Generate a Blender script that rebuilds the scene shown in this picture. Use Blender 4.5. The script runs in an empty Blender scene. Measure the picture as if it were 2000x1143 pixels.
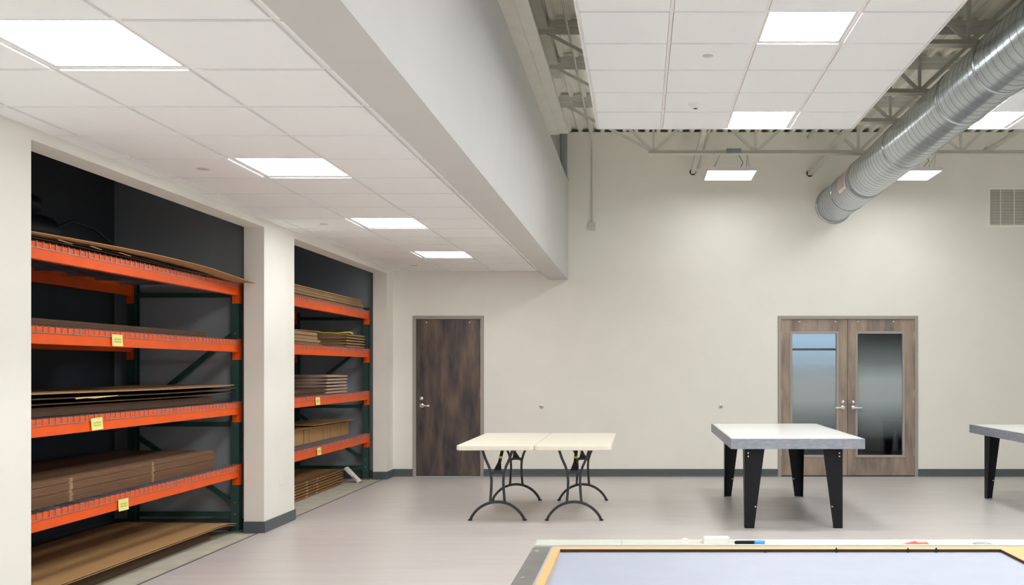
import bpy, math, random
from mathutils import Vector, Matrix
random.seed(7)
COL = bpy.context.scene.collection
PI = math.pi

# ------------------------------------------------------------------ mesh helper
class MB:
    def __init__(s): s.v = []; s.f = []; s.sm = []
    def add(s, vs, fs, smooth=False):
        o = len(s.v); s.v += [tuple(p) for p in vs]
        for f in fs: s.f.append([o + i for i in f]); s.sm.append(smooth)
        return s
    def box(s, x0, x1, y0, y1, z0, z1):
        vs = [(x0,y0,z0),(x1,y0,z0),(x1,y1,z0),(x0,y1,z0),(x0,y0,z1),(x1,y0,z1),(x1,y1,z1),(x0,y1,z1)]
        return s.add(vs, [(0,3,2,1),(4,5,6,7),(0,1,5,4),(1,2,6,5),(2,3,7,6),(3,0,4,7)])
    def bar(s, a, b, w, h, up=(0,0,1)):
        a = Vector(a); b = Vector(b); d = (b-a).normalized(); u = Vector(up)
        if abs(d.dot(u)) > .99: u = Vector((1,0,0))
        r = d.cross(u).normalized(); u = r.cross(d).normalized()
        vs = []
        for p in (a, b):
            for sx, sz in ((-1,-1),(1,-1),(1,1),(-1,1)): vs.append(p + r*sx*w/2 + u*sz*h/2)
        return s.add(vs, [(0,1,2,3),(7,6,5,4),(0,4,5,1),(1,5,6,2),(2,6,7,3),(3,7,4,0)])
    def tube(s, pts, r, n=12, caps=True):
        pts = [Vector(p) for p in pts]; rs = r if isinstance(r, (list, tuple)) else [r]*len(pts)
        rings = []; prev = None
        for i, p in enumerate(pts):
            d = (pts[min(i+1, len(pts)-1)] - pts[max(i-1, 0)]).normalized()
            if prev is None:
                u = Vector((0,0,1)) if abs(d.z) < .9 else Vector((1,0,0))
            else: u = prev
            a = d.cross(u).normalized(); u = a.cross(d).normalized(); prev = u
            rings.append([p + (a*math.cos(2*PI*k/n) + u*math.sin(2*PI*k/n))*rs[i] for k in range(n)])
        vs = [q for R in rings for q in R]; fs = []
        for i in range(len(pts)-1):
            for k in range(n): fs.append((i*n+k, i*n+(k+1)%n, (i+1)*n+(k+1)%n, (i+1)*n+k))
        s.add(vs, fs, True)
        if caps:
            s.add(rings[0], [tuple(range(n))[::-1]]); s.add(rings[-1], [tuple(range(n))])
        return s
    def cyl(s, a, b, r, n=20): return s.tube([a, b], r, n)
    def ribbon(s, pts, w, t, axis=(0,1,0)):
        # swept rectangular section: w across the in-plane normal, t along axis
        pts = [Vector(p) for p in pts]; ax = Vector(axis).normalized(); vs = []
        for i, p in enumerate(pts):
            d = (pts[min(i+1, len(pts)-1)] - pts[max(i-1, 0)]).normalized()
            nrm = d.cross(ax).normalized()
            for sa, sb in ((-1,-1),(1,-1),(1,1),(-1,1)): vs.append(p + nrm*sa*w/2 + ax*sb*t/2)
        fs = [(3,2,1,0)]
        for i in range(len(pts)-1):
            for k in range(4): fs.append((i*4+k, i*4+(k+1)%4, i*4+4+(k+1)%4, i*4+4+k))
        m = (len(pts)-1)*4; fs.append((m, m+1, m+2, m+3))
        return s.add(vs, fs)
    def lathe(s, prof, c, ax='z', n=32):
        vs = []
        for r, h in prof:
            for k in range(n):
                a = 2*PI*k/n; x, y = r*math.cos(a), r*math.sin(a)
                if ax == 'z': vs.append((c[0]+x, c[1]+y, c[2]+h))
                elif ax == 'y': vs.append((c[0]+x, c[1]+h, c[2]+y))
                else: vs.append((c[0]+h, c[1]+x, c[2]+y))
        fs = []
        for i in range(len(prof)-1):
            for k in range(n): fs.append((i*n+k, i*n+(k+1)%n, (i+1)*n+(k+1)%n, (i+1)*n+k))
        s.add(vs, fs, True)
        m = (len(prof)-1)*n
        s.add(vs[m:m+n], [tuple(range(n))]); s.add(vs[:n], [tuple(range(n))[::-1]])
        return s
    def prism(s, pts, off):
        n = len(pts); off = Vector(off); pts = [Vector(p) for p in pts]
        vs = pts + [p + off for p in pts]
        fs = [tuple(range(n))[::-1], tuple(range(n, 2*n))] + [(i, (i+1)%n, n+(i+1)%n, n+i) for i in range(n)]
        return s.add(vs, fs)
    def build(s, name, m, parent=None, loc=None, bevel=0, normals=True):
        me = bpy.data.meshes.new(name); me.from_pydata(s.v, [], s.f)
        me.polygons.foreach_set('use_smooth', s.sm); me.materials.append(m); me.update()
        if normals:
            import bmesh
            bm = bmesh.new(); bm.from_mesh(me); bmesh.ops.recalc_face_normals(bm, faces=bm.faces); bm.to_mesh(me); bm.free()
        o = bpy.data.objects.new(name, me); COL.objects.link(o)
        if parent: o.parent = parent
        if loc: o.location = loc
        if bevel:
            b = o.modifiers.new('bevel', 'BEVEL'); b.width = bevel; b.segments = 2; b.limit_method = 'ANGLE'; b.angle_limit = .7
        return o

def tag(o, label, cat, group=None, kind=None):
    o['label'] = label; o['category'] = cat
    if group: o['group'] = group
    if kind: o['kind'] = kind
    return o
def thing(name, label, cat, loc=(0,0,0), rz=0, group=None):
    o = bpy.data.objects.new(name, None); COL.objects.link(o); o.empty_display_size = .1
    o.location = loc; o.rotation_euler = (0,0,rz)
    return tag(o, label, cat, group)
def struct(o): o['kind'] = 'structure'; return o
KIDS = {}
def copy_tree(o, parent=None):
    c = o.copy(); COL.objects.link(c)
    if parent: c.parent = parent
    for ch in o.children: copy_tree(ch, c)
    return c

# ------------------------------------------------------------------ materials
def s2l(c): return tuple((x/255/12.92) if x/255 <= .04045 else ((x/255+.055)/1.055)**2.4 for x in c)
def mat(name, rgb, rough=.6, metal=0, noise=0, nscale=20, bump=0, bscale=200, spec=.5, stretch=(1,1,1), emit=None, lin=False):
    m = bpy.data.materials.new(name); m.use_nodes = True; nt = m.node_tree; N = nt.nodes; L = nt.links
    b = N['Principled BSDF']; c = rgb if lin else s2l(rgb)
    b.inputs['Base Color'].default_value = (*c, 1); b.inputs['Roughness'].default_value = rough
    b.inputs['Metallic'].default_value = metal; b.inputs['Specular IOR Level'].default_value = spec
    if noise or bump:
        tc = N.new('ShaderNodeTexCoord'); mp = N.new('ShaderNodeMapping'); mp.inputs['Scale'].default_value = stretch
        L.new(tc.outputs['Object'], mp.inputs[0])
    if noise:
        n = N.new('ShaderNodeTexNoise'); n.inputs['Scale'].default_value = nscale; n.inputs['Detail'].default_value = 5
        L.new(mp.outputs[0], n.inputs['Vector'])
        r = N.new('ShaderNodeValToRGB'); e = r.color_ramp.elements
        e[0].position = .3; e[1].position = .7
        e[0].color = (*[x*(1-noise) for x in c], 1); e[1].color = (*[min(1, x*(1+noise)) for x in c], 1)
        L.new(n.outputs['Fac'], r.inputs[0]); L.new(r.outputs[0], b.inputs['Base Color'])
    if bump:
        n2 = N.new('ShaderNodeTexNoise'); n2.inputs['Scale'].default_value = bscale; n2.inputs['Detail'].default_value = 3
        L.new(mp.outputs[0], n2.inputs['Vector'])
        bp = N.new('ShaderNodeBump'); bp.inputs['Strength'].default_value = bump; bp.inputs['Distance'].default_value = .002
        L.new(n2.outputs['Fac'], bp.inputs['Height']); L.new(bp.outputs[0], b.inputs['Normal'])
    if emit:
        b.inputs['Emission Color'].default_value = (*emit[0], 1); b.inputs['Emission Strength'].default_value = emit[1]
    return m

WALL = (.845,.825,.76)
M = {}
M['wall'] = mat('wall_paint', WALL, .75, bump=.15, bscale=350, lin=True, noise=.015, nscale=3)
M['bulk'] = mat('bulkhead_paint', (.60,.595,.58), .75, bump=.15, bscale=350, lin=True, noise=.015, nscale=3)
M['tile'] = mat('ceiling_tile', (.905,.92,.93), .9, noise=.01, nscale=300, bump=.3, bscale=500, lin=True)
M['cover'] = mat('sprinkler_cover_paint', (.62,.58,.57), .5, lin=True)
M['grid'] = mat('grid_bar', (.86,.84,.84), .5, lin=True)
M['steel'] = mat('painted_steel', (.60,.59,.52), .55, noise=.05, nscale=6, lin=True)
M['joist'] = mat('joist_paint', (.62,.62,.57), .55, noise=.06, nscale=8, lin=True)
M['deck'] = mat('roof_deck', (.88,.87,.79), .6, noise=.04, nscale=5, lin=True)
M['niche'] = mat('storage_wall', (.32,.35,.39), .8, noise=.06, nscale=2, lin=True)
M['niche_shade'] = mat('shaded_storage_wall', (.05,.057,.07), .8, noise=.06, nscale=2, lin=True)  # storage wall paint darkened: shade deep in the bay put into the colour
M['base'] = mat('rubber_baseboard', (84,90,95), .5, noise=.05, nscale=30)
M['concrete'] = mat('concrete', (184,180,165), .8, noise=.12, nscale=5, bump=.2, bscale=60)
M['strip'] = mat('transition_strip', (95,92,90), .5)
M['orange'] = mat('orange_paint', (236,91,22), .5, noise=.05, nscale=6, spec=.3)
M['green'] = mat('green_paint', (42,76,71), .45)
M['wire'] = mat('galvanised_wire', (165,165,178), .4, metal=.6)
M['brass'] = mat('brass_bolt', (200,170,90), .35, metal=.8)
M['note'] = mat('yellow_paper', (238,232,140), .8)
M['pencil'] = mat('pencil_mark', (150,146,95), .8)
M['card'] = mat('cardboard', (176,136,88), .85, noise=.03, nscale=14, bump=.25, bscale=260, stretch=(1,.15,1))
M['card_edge'] = mat('tan_cardboard', (158,126,90), .85, noise=.1, nscale=16, bump=.3, bscale=260, stretch=(1,.15,1))
M['card_dark'] = mat('brown_cardboard', (86,62,44), .85, noise=.04, nscale=16, bump=.25, bscale=260, stretch=(1,.15,1))
M['card_white'] = mat('pale_cardboard', (176,150,132), .85, noise=.06, nscale=14)
M['torn'] = mat('torn_cardboard', (222,190,130), .9)
M['strap'] = mat('yellow_strap', (225,225,60), .4)
M['black'] = mat('black_metal', (9,11,20), .5, spec=.3)
M['dark'] = mat('dark_void', (12,13,14), .9)
M['iron'] = mat('dark_grey_tube', (52,54,60), .38, metal=.3)
M['plastic'] = mat('ivory_plastic', (240,234,218), .5, bump=.1, bscale=300)
M['white_lam'] = mat('white_laminate', (252,252,252), .22)
M['galv'] = mat('galvanised_edge', (152,156,168), .45, metal=.35, noise=.16, nscale=14, stretch=(1,1,3))
M['galv_dark'] = mat('worn_sheet_metal', (125,124,120), .45, metal=.35, noise=.18, nscale=9)
M['mdf'] = mat('mdf_board', (214,172,116), .7, noise=.04, nscale=20)
M['burnt'] = mat('charred_edge', (66,40,34), .8)
M['mat'] = mat('cutting_bed', (164,169,186), .55, noise=.03, nscale=9)
M['frame'] = mat('door_frame_paint', (162,155,146), .5)
M['chrome'] = mat('satin_chrome', (232,232,232), .36, metal=.95)
M['whitep'] = mat('white_plastic', (240,240,236), .4)
M['pale'] = mat('pale_tray', (204,206,198), .4)
M['blue'] = mat('blue_plastic', (70,160,240), .4)
M['red'] = mat('coral_plastic', (235,120,95), .5)
M['red2'] = mat('red_print', (190,60,50), .5)
M['lamp'] = mat('lit_diffuser', (255,255,255), .5, emit=((.98,.99,.97), 22.5))
M['lamp3'] = mat('lit_high_diffuser', (255,255,255), .5, emit=((.98,.99,.97), 43.0))
M['lamp2'] = mat('lit_hanging_diffuser', (255,255,255), .5, emit=((.98,.99,.97), 15.0))
M['lampframe'] = mat('lamp_frame', (225,222,218), .5)
M['ventw'] = mat('vent_paint', (246,241,232), .45)
M['label'] = mat('paper_label', (225,208,204), .7)
M['labelt'] = mat('label_print', (172,158,156), .7)
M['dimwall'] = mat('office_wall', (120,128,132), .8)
M['rubber'] = mat('black_rubber', (15,15,16), .7)

def wood(name, c1, c2, c3, seed):
    m = bpy.data.materials.new(name); m.use_nodes = True; nt = m.node_tree; N = nt.nodes; L = nt.links
    b = N['Principled BSDF']; b.inputs['Roughness'].default_value = .38
    tc = N.new('ShaderNodeTexCoord')
    def nz(scale, st, det, off):
        mp = N.new('ShaderNodeMapping'); mp.inputs['Scale'].default_value = st; mp.inputs['Location'].default_value = (off, off*.7, off*.3)
        n = N.new('ShaderNodeTexNoise'); n.inputs['Scale'].default_value = scale; n.inputs['Detail'].default_value = det
        L.new(tc.outputs['Object'], mp.inputs[0]); L.new(mp.outputs[0], n.inputs['Vector']); return n.outputs['Fac']
    a = nz(5, (1.6,1,.35), 4, seed); g = nz(60, (1,1,.06), 5, seed+3)
    mx = N.new('ShaderNodeMath'); mx.operation = 'MULTIPLY_ADD'; L.new(g, mx.inputs[0]); mx.inputs[1].default_value = .22
    ml = N.new('ShaderNodeMath'); ml.operation = 'MULTIPLY'; L.new(a, ml.inputs[0]); ml.inputs[1].default_value = 1.03
    L.new(ml.outputs[0], mx.inputs[2])
    r = N.new('ShaderNodeValToRGB'); e = r.color_ramp.elements
    e[0].position = .44; e[0].color = (*s2l(c1), 1); e[1].position = .82; e[1].color = (*s2l(c3), 1)
    k = e.new(.63); k.color = (*s2l(c2), 1)
    L.new(mx.outputs[0], r.inputs[0]); L.new(r.outputs[0], b.inputs['Base Color'])
    return m
M['door_dark'] = wood('dark_stained_wood', (56,54,62), (88,76,73), (116,98,84), 1)
M['door_brown'] = wood('brown_stained_wood', (116,105,100), (150,132,119), (168,148,130), 9)

# floor: vinyl with faint streaks
def floor_mat():
    m = bpy.data.materials.new('vinyl_floor'); m.use_nodes = True; nt = m.node_tree; N = nt.nodes; L = nt.links
    b = N['Principled BSDF']; b.inputs['Roughness'].default_value = .36; b.inputs['Specular IOR Level'].default_value = .45
    tc = N.new('ShaderNodeTexCoord'); mp = N.new('ShaderNodeMapping'); mp.inputs['Scale'].default_value = (.35,2.5,1)
    n = N.new('ShaderNodeTexNoise'); n.inputs['Scale'].default_value = 3.0; n.inputs['Detail'].default_value = 8; n.inputs['Roughness'].default_value = .65
    L.new(tc.outputs['Object'], mp.inputs[0]); L.new(mp.outputs[0], n.inputs['Vector'])
    r = N.new('ShaderNodeValToRGB'); e = r.color_ramp.elements
    e[0].position = .3; e[0].color = (.525,.49,.472,1); e[1].position = .72; e[1].color = (.60,.565,.548,1)
    L.new(n.outputs['Fac'], r.inputs[0]); L.new(r.outputs[0], b.inputs['Base Color'])
    return m
M['floor'] = floor_mat()

# cardboard edge with vertical pale marks where the flap slots line up
def marked(name, base, marks, pale):
    m = mat(name, base, .85, noise=.04, nscale=16, bump=.3, bscale=260, stretch=(1,.15,1)); nt = m.node_tree; N = nt.nodes; L = nt.links
    b = N['Principled BSDF']; src = b.inputs['Base Color'].links[0].from_socket
    g = N.new('ShaderNodeNewGeometry'); sp = N.new('ShaderNodeSeparateXYZ'); L.new(g.outputs['Position'], sp.inputs[0])
    last = None
    for y, w in marks:
        c = N.new('ShaderNodeMath'); c.operation = 'COMPARE'; L.new(sp.outputs['Y'], c.inputs[0]); c.inputs[1].default_value = y; c.inputs[2].default_value = w
        if last is None: last = c.outputs[0]
        else:
            a = N.new('ShaderNodeMath'); a.operation = 'MAXIMUM'; L.new(last, a.inputs[0]); L.new(c.outputs[0], a.inputs[1]); last = a.outputs[0]
    sn = N.new('ShaderNodeSeparateXYZ'); L.new(g.outputs['Normal'], sn.inputs[0])
    gt = N.new('ShaderNodeMath'); gt.operation = 'GREATER_THAN'; L.new(sn.outputs['X'], gt.inputs[0]); gt.inputs[1].default_value = .7
    mu = N.new('ShaderNodeMath'); mu.operation = 'MULTIPLY'; L.new(last, mu.inputs[0]); L.new(gt.outputs[0], mu.inputs[1])
    m2 = N.new('ShaderNodeMath'); m2.operation = 'MULTIPLY'; L.new(mu.outputs[0], m2.inputs[0]); m2.inputs[1].default_value = .55
    mx = N.new('ShaderNodeMixRGB'); L.new(m2.outputs[0], mx.inputs[0]); L.new(src, mx.inputs[1]); mx.inputs[2].default_value = (*s2l(pale), 1)
    L.new(mx.outputs[0], b.inputs['Base Color']); return m
M['card_marks'] = marked('bundle_cardboard', (128,94,68), [(6.30,.018),(7.36,.014)], (225,190,150))
M['card_marks2'] = marked('floor_bundle_cardboard', (140,103,62), [(11.0,.03),(11.35,.02),(10.6,.02)], (225,190,140))

# galvanised spiral duct: fine corrugation as bump
def duct_mat():
    m = bpy.data.materials.new('spiral_galvanised'); m.use_nodes = True; nt = m.node_tree; N = nt.nodes; L = nt.links
    b = N['Principled BSDF']; b.inputs['Metallic'].default_value = .95; b.inputs['Roughness'].default_value = .24
    tc = N.new('ShaderNodeTexCoord')
    mp = N.new('ShaderNodeMapping'); mp.inputs['Scale'].default_value = (2,14,2); L.new(tc.outputs['Object'], mp.inputs[0])
    n = N.new('ShaderNodeTexNoise'); n.inputs['Scale'].default_value = 1.5; n.inputs['Detail'].default_value = 6; L.new(mp.outputs[0], n.inputs['Vector'])
    r = N.new('ShaderNodeValToRGB'); e = r.color_ramp.elements; e[0].position = .3; e[0].color = (.42,.46,.49,1); e[1].position = .75; e[1].color = (.56,.61,.65,1)
    L.new(n.outputs['Fac'], r.inputs[0]); L.new(r.outputs[0], b.inputs['Base Color'])
    w = N.new('ShaderNodeTexWave'); w.bands_direction = 'Y'; w.inputs['Scale'].default_value = 13.0; L.new(tc.outputs['Object'], w.inputs['Vector'])
    bp = N.new('ShaderNodeBump'); bp.inputs['Strength'].default_value = .25; bp.inputs['Distance'].default_value = .003
    return m
M['duct'] = duct_mat()

# glass with a frosted film that is densest at mid-height and fades out to the ends
def glass_mat():
    m = bpy.data.materials.new('gradient_frosted_glass'); m.use_nodes = True; nt = m.node_tree; N = nt.nodes; L = nt.links
    for n in list(N): N.remove(n)
    out = N.new('ShaderNodeOutputMaterial')
    tr = N.new('ShaderNodeBsdfTransparent'); gl = N.new('ShaderNodeBsdfGlossy'); gl.inputs['Roughness'].default_value = .03
    fr = N.new('ShaderNodeFresnel'); fr.inputs[0].default_value = 1.5
    tr.inputs[0].default_value = (.82,.88,.9,1)
    m1 = N.new('ShaderNodeMixShader'); L.new(fr.outputs[0], m1.inputs[0]); L.new(tr.outputs[0], m1.inputs[1]); L.new(gl.outputs[0], m1.inputs[2])
    d = N.new('ShaderNodeBsdfPrincipled'); d.inputs['Base Color'].default_value = (.44,.50,.52,1); d.inputs['Roughness'].default_value = .12
    g = N.new('ShaderNodeTexCoord'); sp = N.new('ShaderNodeSeparateXYZ'); L.new(g.outputs['Object'], sp.inputs[0])
    r = N.new('ShaderNodeValToRGB'); e = r.color_ramp.elements
    mr = N.new('ShaderNodeMapRange'); mr.inputs[1].default_value = .29; mr.inputs[2].default_value = 1.95; L.new(sp.outputs['Z'], mr.inputs[0])
    e[0].position = .12; e[0].color = (0,0,0,1); e[1].position = .95; e[1].color = (.04,.04,.04,1)
    for p, v in ((.30,.35),(.45,.80),(.62,.85),(.76,.3)):
        k = e.new(p); k.color = (v,v,v,1)
    L.new(mr.outputs[0], r.inputs[0])
    m2 = N.new('ShaderNodeMixShader'); L.new(r.outputs[0], m2.inputs[0]); L.new(m1.outputs[0], m2.inputs[1]); L.new(d.outputs[0], m2.inputs[2])
    L.new(m2.outputs[0], out.inputs[0]); return m
M['glass'] = glass_mat()

# upright paint with punched holes
def punched():
    m = mat('punched_green_upright', (42,76,71), .45); nt = m.node_tree; N = nt.nodes; L = nt.links; b = N['Principled BSDF']
    tc = N.new('ShaderNodeTexCoord'); sp = N.new('ShaderNodeSeparateXYZ'); L.new(tc.outputs['Object'], sp.inputs[0])
    def mt(op, a, b_=None, c=None):
        n = N.new('ShaderNodeMath'); n.operation = op
        for i, x in enumerate((a, b_, c)):
            if x is None: continue
            if isinstance(x, (int, float)): n.inputs[i].default_value = x
            else: L.new(x, n.inputs[i])
        return n.outputs[0]
    fz = mt('FRACT', mt('DIVIDE', sp.outputs['Z'], .0508))
    cz = mt('COMPARE', fz, .5, .13)
    cy = mt('COMPARE', mt('ABSOLUTE', sp.outputs['Y']), .02, .006)
    k = mt('MULTIPLY', cz, cy)
    g = N.new('ShaderNodeNewGeometry'); sn = N.new('ShaderNodeSeparateXYZ'); L.new(g.outputs['Normal'], sn.inputs[0])
    k = mt('MULTIPLY', k, mt('GREATER_THAN', mt('ABSOLUTE', sn.outputs['X']), .7))
    mx = N.new('ShaderNodeMixRGB'); L.new(k, mx.inputs[0]); mx.inputs[1].default_value = (*s2l((42,76,71)), 1); mx.inputs[2].default_value = (.004,.005,.005,1)
    L.new(mx.outputs[0], b.inputs['Base Color']); return m
M['punched'] = punched()

# ------------------------------------------------------------------ room
EYE = 1.47; YB = 13.17; XL = -3.36; XJ = -3.54; YR = -5.0; XR = 8.2; ZD = 4.745; XNB = -4.78
FAR = [(0,5.34)]
b = MB(); b.box(-3.40, XR, YR, YB, -.2, 0); struct(b.build('floor', M['floor']))
b = MB(); b.box(XNB-.1, -3.401, YR, YB, -.2, -.002); o = b.build('floor', M['concrete']); struct(o)
b = MB(); b.box(-3.415, -3.40, 4.8, YB-.3, -.01, .003); struct(b.build('trim_1', M['strip']))
# office beyond the glazed doors
b = MB(); b.box(.9, 5.6, YB+.2, 17.2, -.2, 0); struct(b.build('floor', M['base']))

# back wall with two door openings
D1 = (-3.094, -2.125, 2.188); D2 = (1.875, 3.785, 2.188)
b = MB()
xs = [(-4.9, D1[0]), (D1[1], D2[0]), (D2[1], XR+.2)]
for x0, x1 in xs: b.box(x0, x1, YB, YB+.2, 0, D1[2])
b.box(-4.9, XR+.2, YB, YB+.2, D1[2], ZD-.056)
struct(b.build('wall_back', M['wall']))
# left wall: pier, pillar, end pier, header above the openings
b = MB()
b.box(XJ, XL, YR, 5.34, 0, 2.735)
b.box(XJ, XL, 8.65, 9.405, 0, 2.735)
b.box(XJ, XL, 12.83, YB, 0, 2.735)
b.box(XJ, XL, YR, YB, 2.735, 3.2)
struct(b.build('wall_left', M['wall']))
# storage bay shell
b = MB(); b.box(XNB-.1, XNB, 4.7, YB, 0, 3.6); struct(b.build('wall_storage_back', M['niche_shade']))
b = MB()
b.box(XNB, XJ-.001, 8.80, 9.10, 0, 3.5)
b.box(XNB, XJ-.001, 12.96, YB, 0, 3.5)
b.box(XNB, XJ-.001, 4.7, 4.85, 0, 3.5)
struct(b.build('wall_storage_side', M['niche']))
b = MB(); b.box(XNB, XJ, 4.7, YB, 3.5, 3.6); struct(b.build('ceiling', M['niche_shade']))
b = MB()
b.box(XNB, XJ-.03, 8.785, 8.80, 0, .105); b.box(XNB, XJ-.03, 12.945, 12.96, 0, .105); b.box(XNB, XNB+.012, 4.85, 12.96, 0, .105)
struct(b.build('baseboard_storage', M['base']))
b = MB()
t = .012; h = .102
b.box(XJ-.001, XL, 8.65-t, 8.65, 0, h); b.box(XL, XL+t, 8.65-t, 9.405+t, 0, h)
b.box(XL, XL+t, YR, 5.34+t, 0, h)
b.box(XJ-.001, XL, 12.83-t, 12.83, 0, h); b.box(XL, XL+t, 12.83-t, YB, 0, h)
struct(b.build('baseboard_left', M['base'], bevel=.003))
b = MB()
for x0, x1 in ((XL+t, D1[0]), (D1[1], D2[0]), (D2[1], XR)):
    b.prism([(x0, YB, 0),(x0, YB-.02, 0),(x0, YB-.02, .006),(x0, YB-.010, .02),(x0, YB-.010, h),(x0, YB, h)], (x1-x0,0,0))
struct(b.build('baseboard_back', M['base']))
b = MB()
FILL_WIN = [(-4.2,-1.2),(-.6,2.4),(3.0,6.0),(6.6,9.6)]; wz0, wz1 = .9, 3.5  # window openings added in the unseen right wall to brighten the room
b.box(XR, XR+.2, YR, YB, 0, wz0); b.box(XR, XR+.2, YR, YB, wz1, ZD+.2)
ed = [YR] + [e for w_ in FILL_WIN for e in w_] + [YB]
for i in range(0, len(ed), 2): b.box(XR, XR+.2, ed[i], ed[i+1], wz0, wz1)
struct(b.build('wall_right', M['wall']))
for i, (a, c) in enumerate(FILL_WIN):
    b = MB(); m_ = (a+c)/2
    for y0_, y1_ in ((a,a+.05),(m_-.025,m_+.025),(c-.05,c)): b.box(XR+.05, XR+.1, y0_, y1_, wz0, wz1)
    b.box(XR+.05, XR+.1, a, c, wz0, wz0+.05); b.box(XR+.05, XR+.1, a, c, wz1-.05, wz1); b.box(XR+.05, XR+.1, a, c, 2.2, 2.24)
    struct(b.build('window_%d' % (i+2), M['frame']))  # frames of the added, unseen fill windows
b = MB(); b.box(XNB, XR, YR-.2, YR, 0, ZD+.2); struct(b.build('wall_front', M['wall']))
# dropped bulkhead beside the tiled ceiling
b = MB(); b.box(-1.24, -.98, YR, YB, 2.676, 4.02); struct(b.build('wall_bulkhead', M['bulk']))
# roof deck: trapezoidal ribs running towards the back wall
b = MB(); prof = []
x = -1.6
while x < XR:
    prof += [(x, ZD-.055), (x+.045, ZD-.055), (x+.06, ZD), (x+.137, ZD)]; x += .1524
prof.append((x, ZD-.055)); n = len(prof)
vs = [(p[0], YR, p[1]) for p in prof] + [(p[0], YB+.5, p[1]) for p in prof]
b.add(vs, [(i, i+1, n+i+1, n+i) for i in range(n-1)])
b.box(-1.7, XR+.1, YR-.1, YB+.6, ZD+.03, ZD+.2)
struct(b.build('ceiling', M['deck'], normals=False))
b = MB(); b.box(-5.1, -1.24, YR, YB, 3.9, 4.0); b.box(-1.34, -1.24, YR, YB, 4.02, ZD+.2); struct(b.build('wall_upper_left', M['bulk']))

b = MB(); b.box(-5, XR+.2, YB+.5, YB+.6, 2.9, ZD+.2); b.box(-5.1, -5, YB+.2, YB+.6, 0, ZD+.2); b.box(XR+.2, XR+.3, YB+.2, YB+.6, 0, ZD+.2); b.box(-5, .8, YB+.5, YB+.6, 0, 2.9); b.box(5.7, XR+.2, YB+.5, YB+.6, 0, 2.9); struct(b.build('wall_flute_blocker', M['dark']))  # near-black box added behind the back wall so the deck flutes look dark
# tiled ceilings ------------------------------------------------------------
P = .61
def tiles(xcols, yrows, z, skip, bar=.023):
    """grid bars at height z, drop-edge tiles 8 mm lower; skip = set of (col,row) filled by lights"""
    g = MB(); t = MB(); cut = .0145
    for i in range(len(xcols)-1):
        for j in range(len(yrows)-1):
            if (i, j) in skip: continue
            x0, x1 = xcols[i], xcols[i+1]; y0, y1 = yrows[j], yrows[j+1]
            if x1-x0 < .03 or y1-y0 < .03: continue
            t.box(x0+cut, x1-cut, y0+cut, y1-cut, z-.010, z+.012)
    for x in xcols: g.box(x-bar/2, x+bar/2, yrows[0], yrows[-1], z-.0005, z+.03)
    for y in yrows: g.box(xcols[0], xcols[-1], y-bar/2, y+bar/2, z-.001, z+.03)
    g.box(xcols[0], xcols[-1], yrows[0], yrows[-1], z+.03, z+.05)
    return g, t

_light_proto = {}
def recessed_light(xc, yc, z, label, group, w=P, m='lamp'):
    """one square LED panel filling one grid cell"""
    if m not in _light_proto:
        root = thing('ceiling_light', label, 'ceiling light', (xc, yc, z), 0, group)
        f = MB(); a = w/2-.0125; c = w/2-.028
        f.box(-a, a, -a, -c, -.001, .015); f.box(-a, a, c, a, -.001, .015); f.box(-a, -c, -c, c, -.001, .015); f.box(c, a, -c, c, -.001, .015)
        f.build('frame', M['lampframe'], root)
        d = MB(); d.box(-c, c, -c, c, .002, .012); d.build('diffuser', M[m], root)
        _light_proto[m] = root; return root
    r = copy_tree(_light_proto[m]); r.location = (xc, yc, z); r['label'] = label; r['group'] = group; return r

# low ceiling on the left
zc = 2.808
xc_ = [XL, -3.205, -2.601, -1.997, -1.393, -1.24]
yr_ = [YB] + [12.84 - P*k for k in range(0, 30)]
yr_ = sorted([y for y in yr_ if y > YR] + [YR])
def row_index(rows, far): return min(range(len(rows)), key=lambda i: abs(rows[i]-far)) - 1
lf = [11.62, 9.18, 6.74, 4.30, 1.86, -.58, -3.02]
skip = {(2, row_index(yr_, y)) for y in lf}
g, t = tiles(xc_, yr_, zc, skip)
lowc = t.build('ceiling', M['tile']); struct(lowc)
gg = g.build('ceiling_grid', M['grid'], lowc)
names = ['square light panel in the low ceiling, farthest, nearest the dark door wall', 'square light panel in the low ceiling, third from the near end',
         'square light panel in the low ceiling above the wall pillar, second from near end', 'large nearest square light panel in the low ceiling at top left corner']
for i, y in enumerate(lf):
    recessed_light(-2.299, y-P/2, zc, names[i] if i < 4 else 'square light panel in the low ceiling behind the viewer', 'light panels in the low left ceiling', P)

# suspended tile clouds
def cloud(x0, ncol, far, nrow, lcol, lrows, label, z=3.782):
    root = thing('ceiling_cloud', label, 'ceiling panel', (0,0,0), 0, 'suspended ceiling islands')
    xs_ = [x0 + P*i for i in range(ncol+1)]; ys_ = sorted(far - P*i for i in range(nrow+1))
    sk = {(lcol, len(ys_)-2-r) for r in lrows}
    g, t = tiles(xs_, ys_, z, sk)
    t.build('tiles', M['tile'], root); g.build('grid', M['grid'], root)
    e = MB(); w = .012
    e.box(xs_[0]-w, xs_[-1]+w, ys_[-1], ys_[-1]+w, z-.010, z+.06); e.box(xs_[0]-w, xs_[-1]+w, ys_[0]-w, ys_[0], z-.010, z+.06)
    e.box(xs_[0]-w, xs_[0], ys_[0], ys_[-1], z-.010, z+.06); e.box(xs_[-1], xs_[-1]+w, ys_[0], ys_[-1], z-.010, z+.06)
    e.build('edge_trim', M['grid'], root)
    for xx in (xs_[1], xs_[-2]):
        for yy in (ys_[-2], ys_[len(ys_)//2], ys_[1]):
            MB().cyl((xx, yy, z+.05), (xx, yy, 4.70), .003, 6).build('hanger_wire', M['wire'], root)
    return [(xs_[lcol]+P/2, far - P*r - P/2) for r in lrows]
NR = 22
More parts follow.
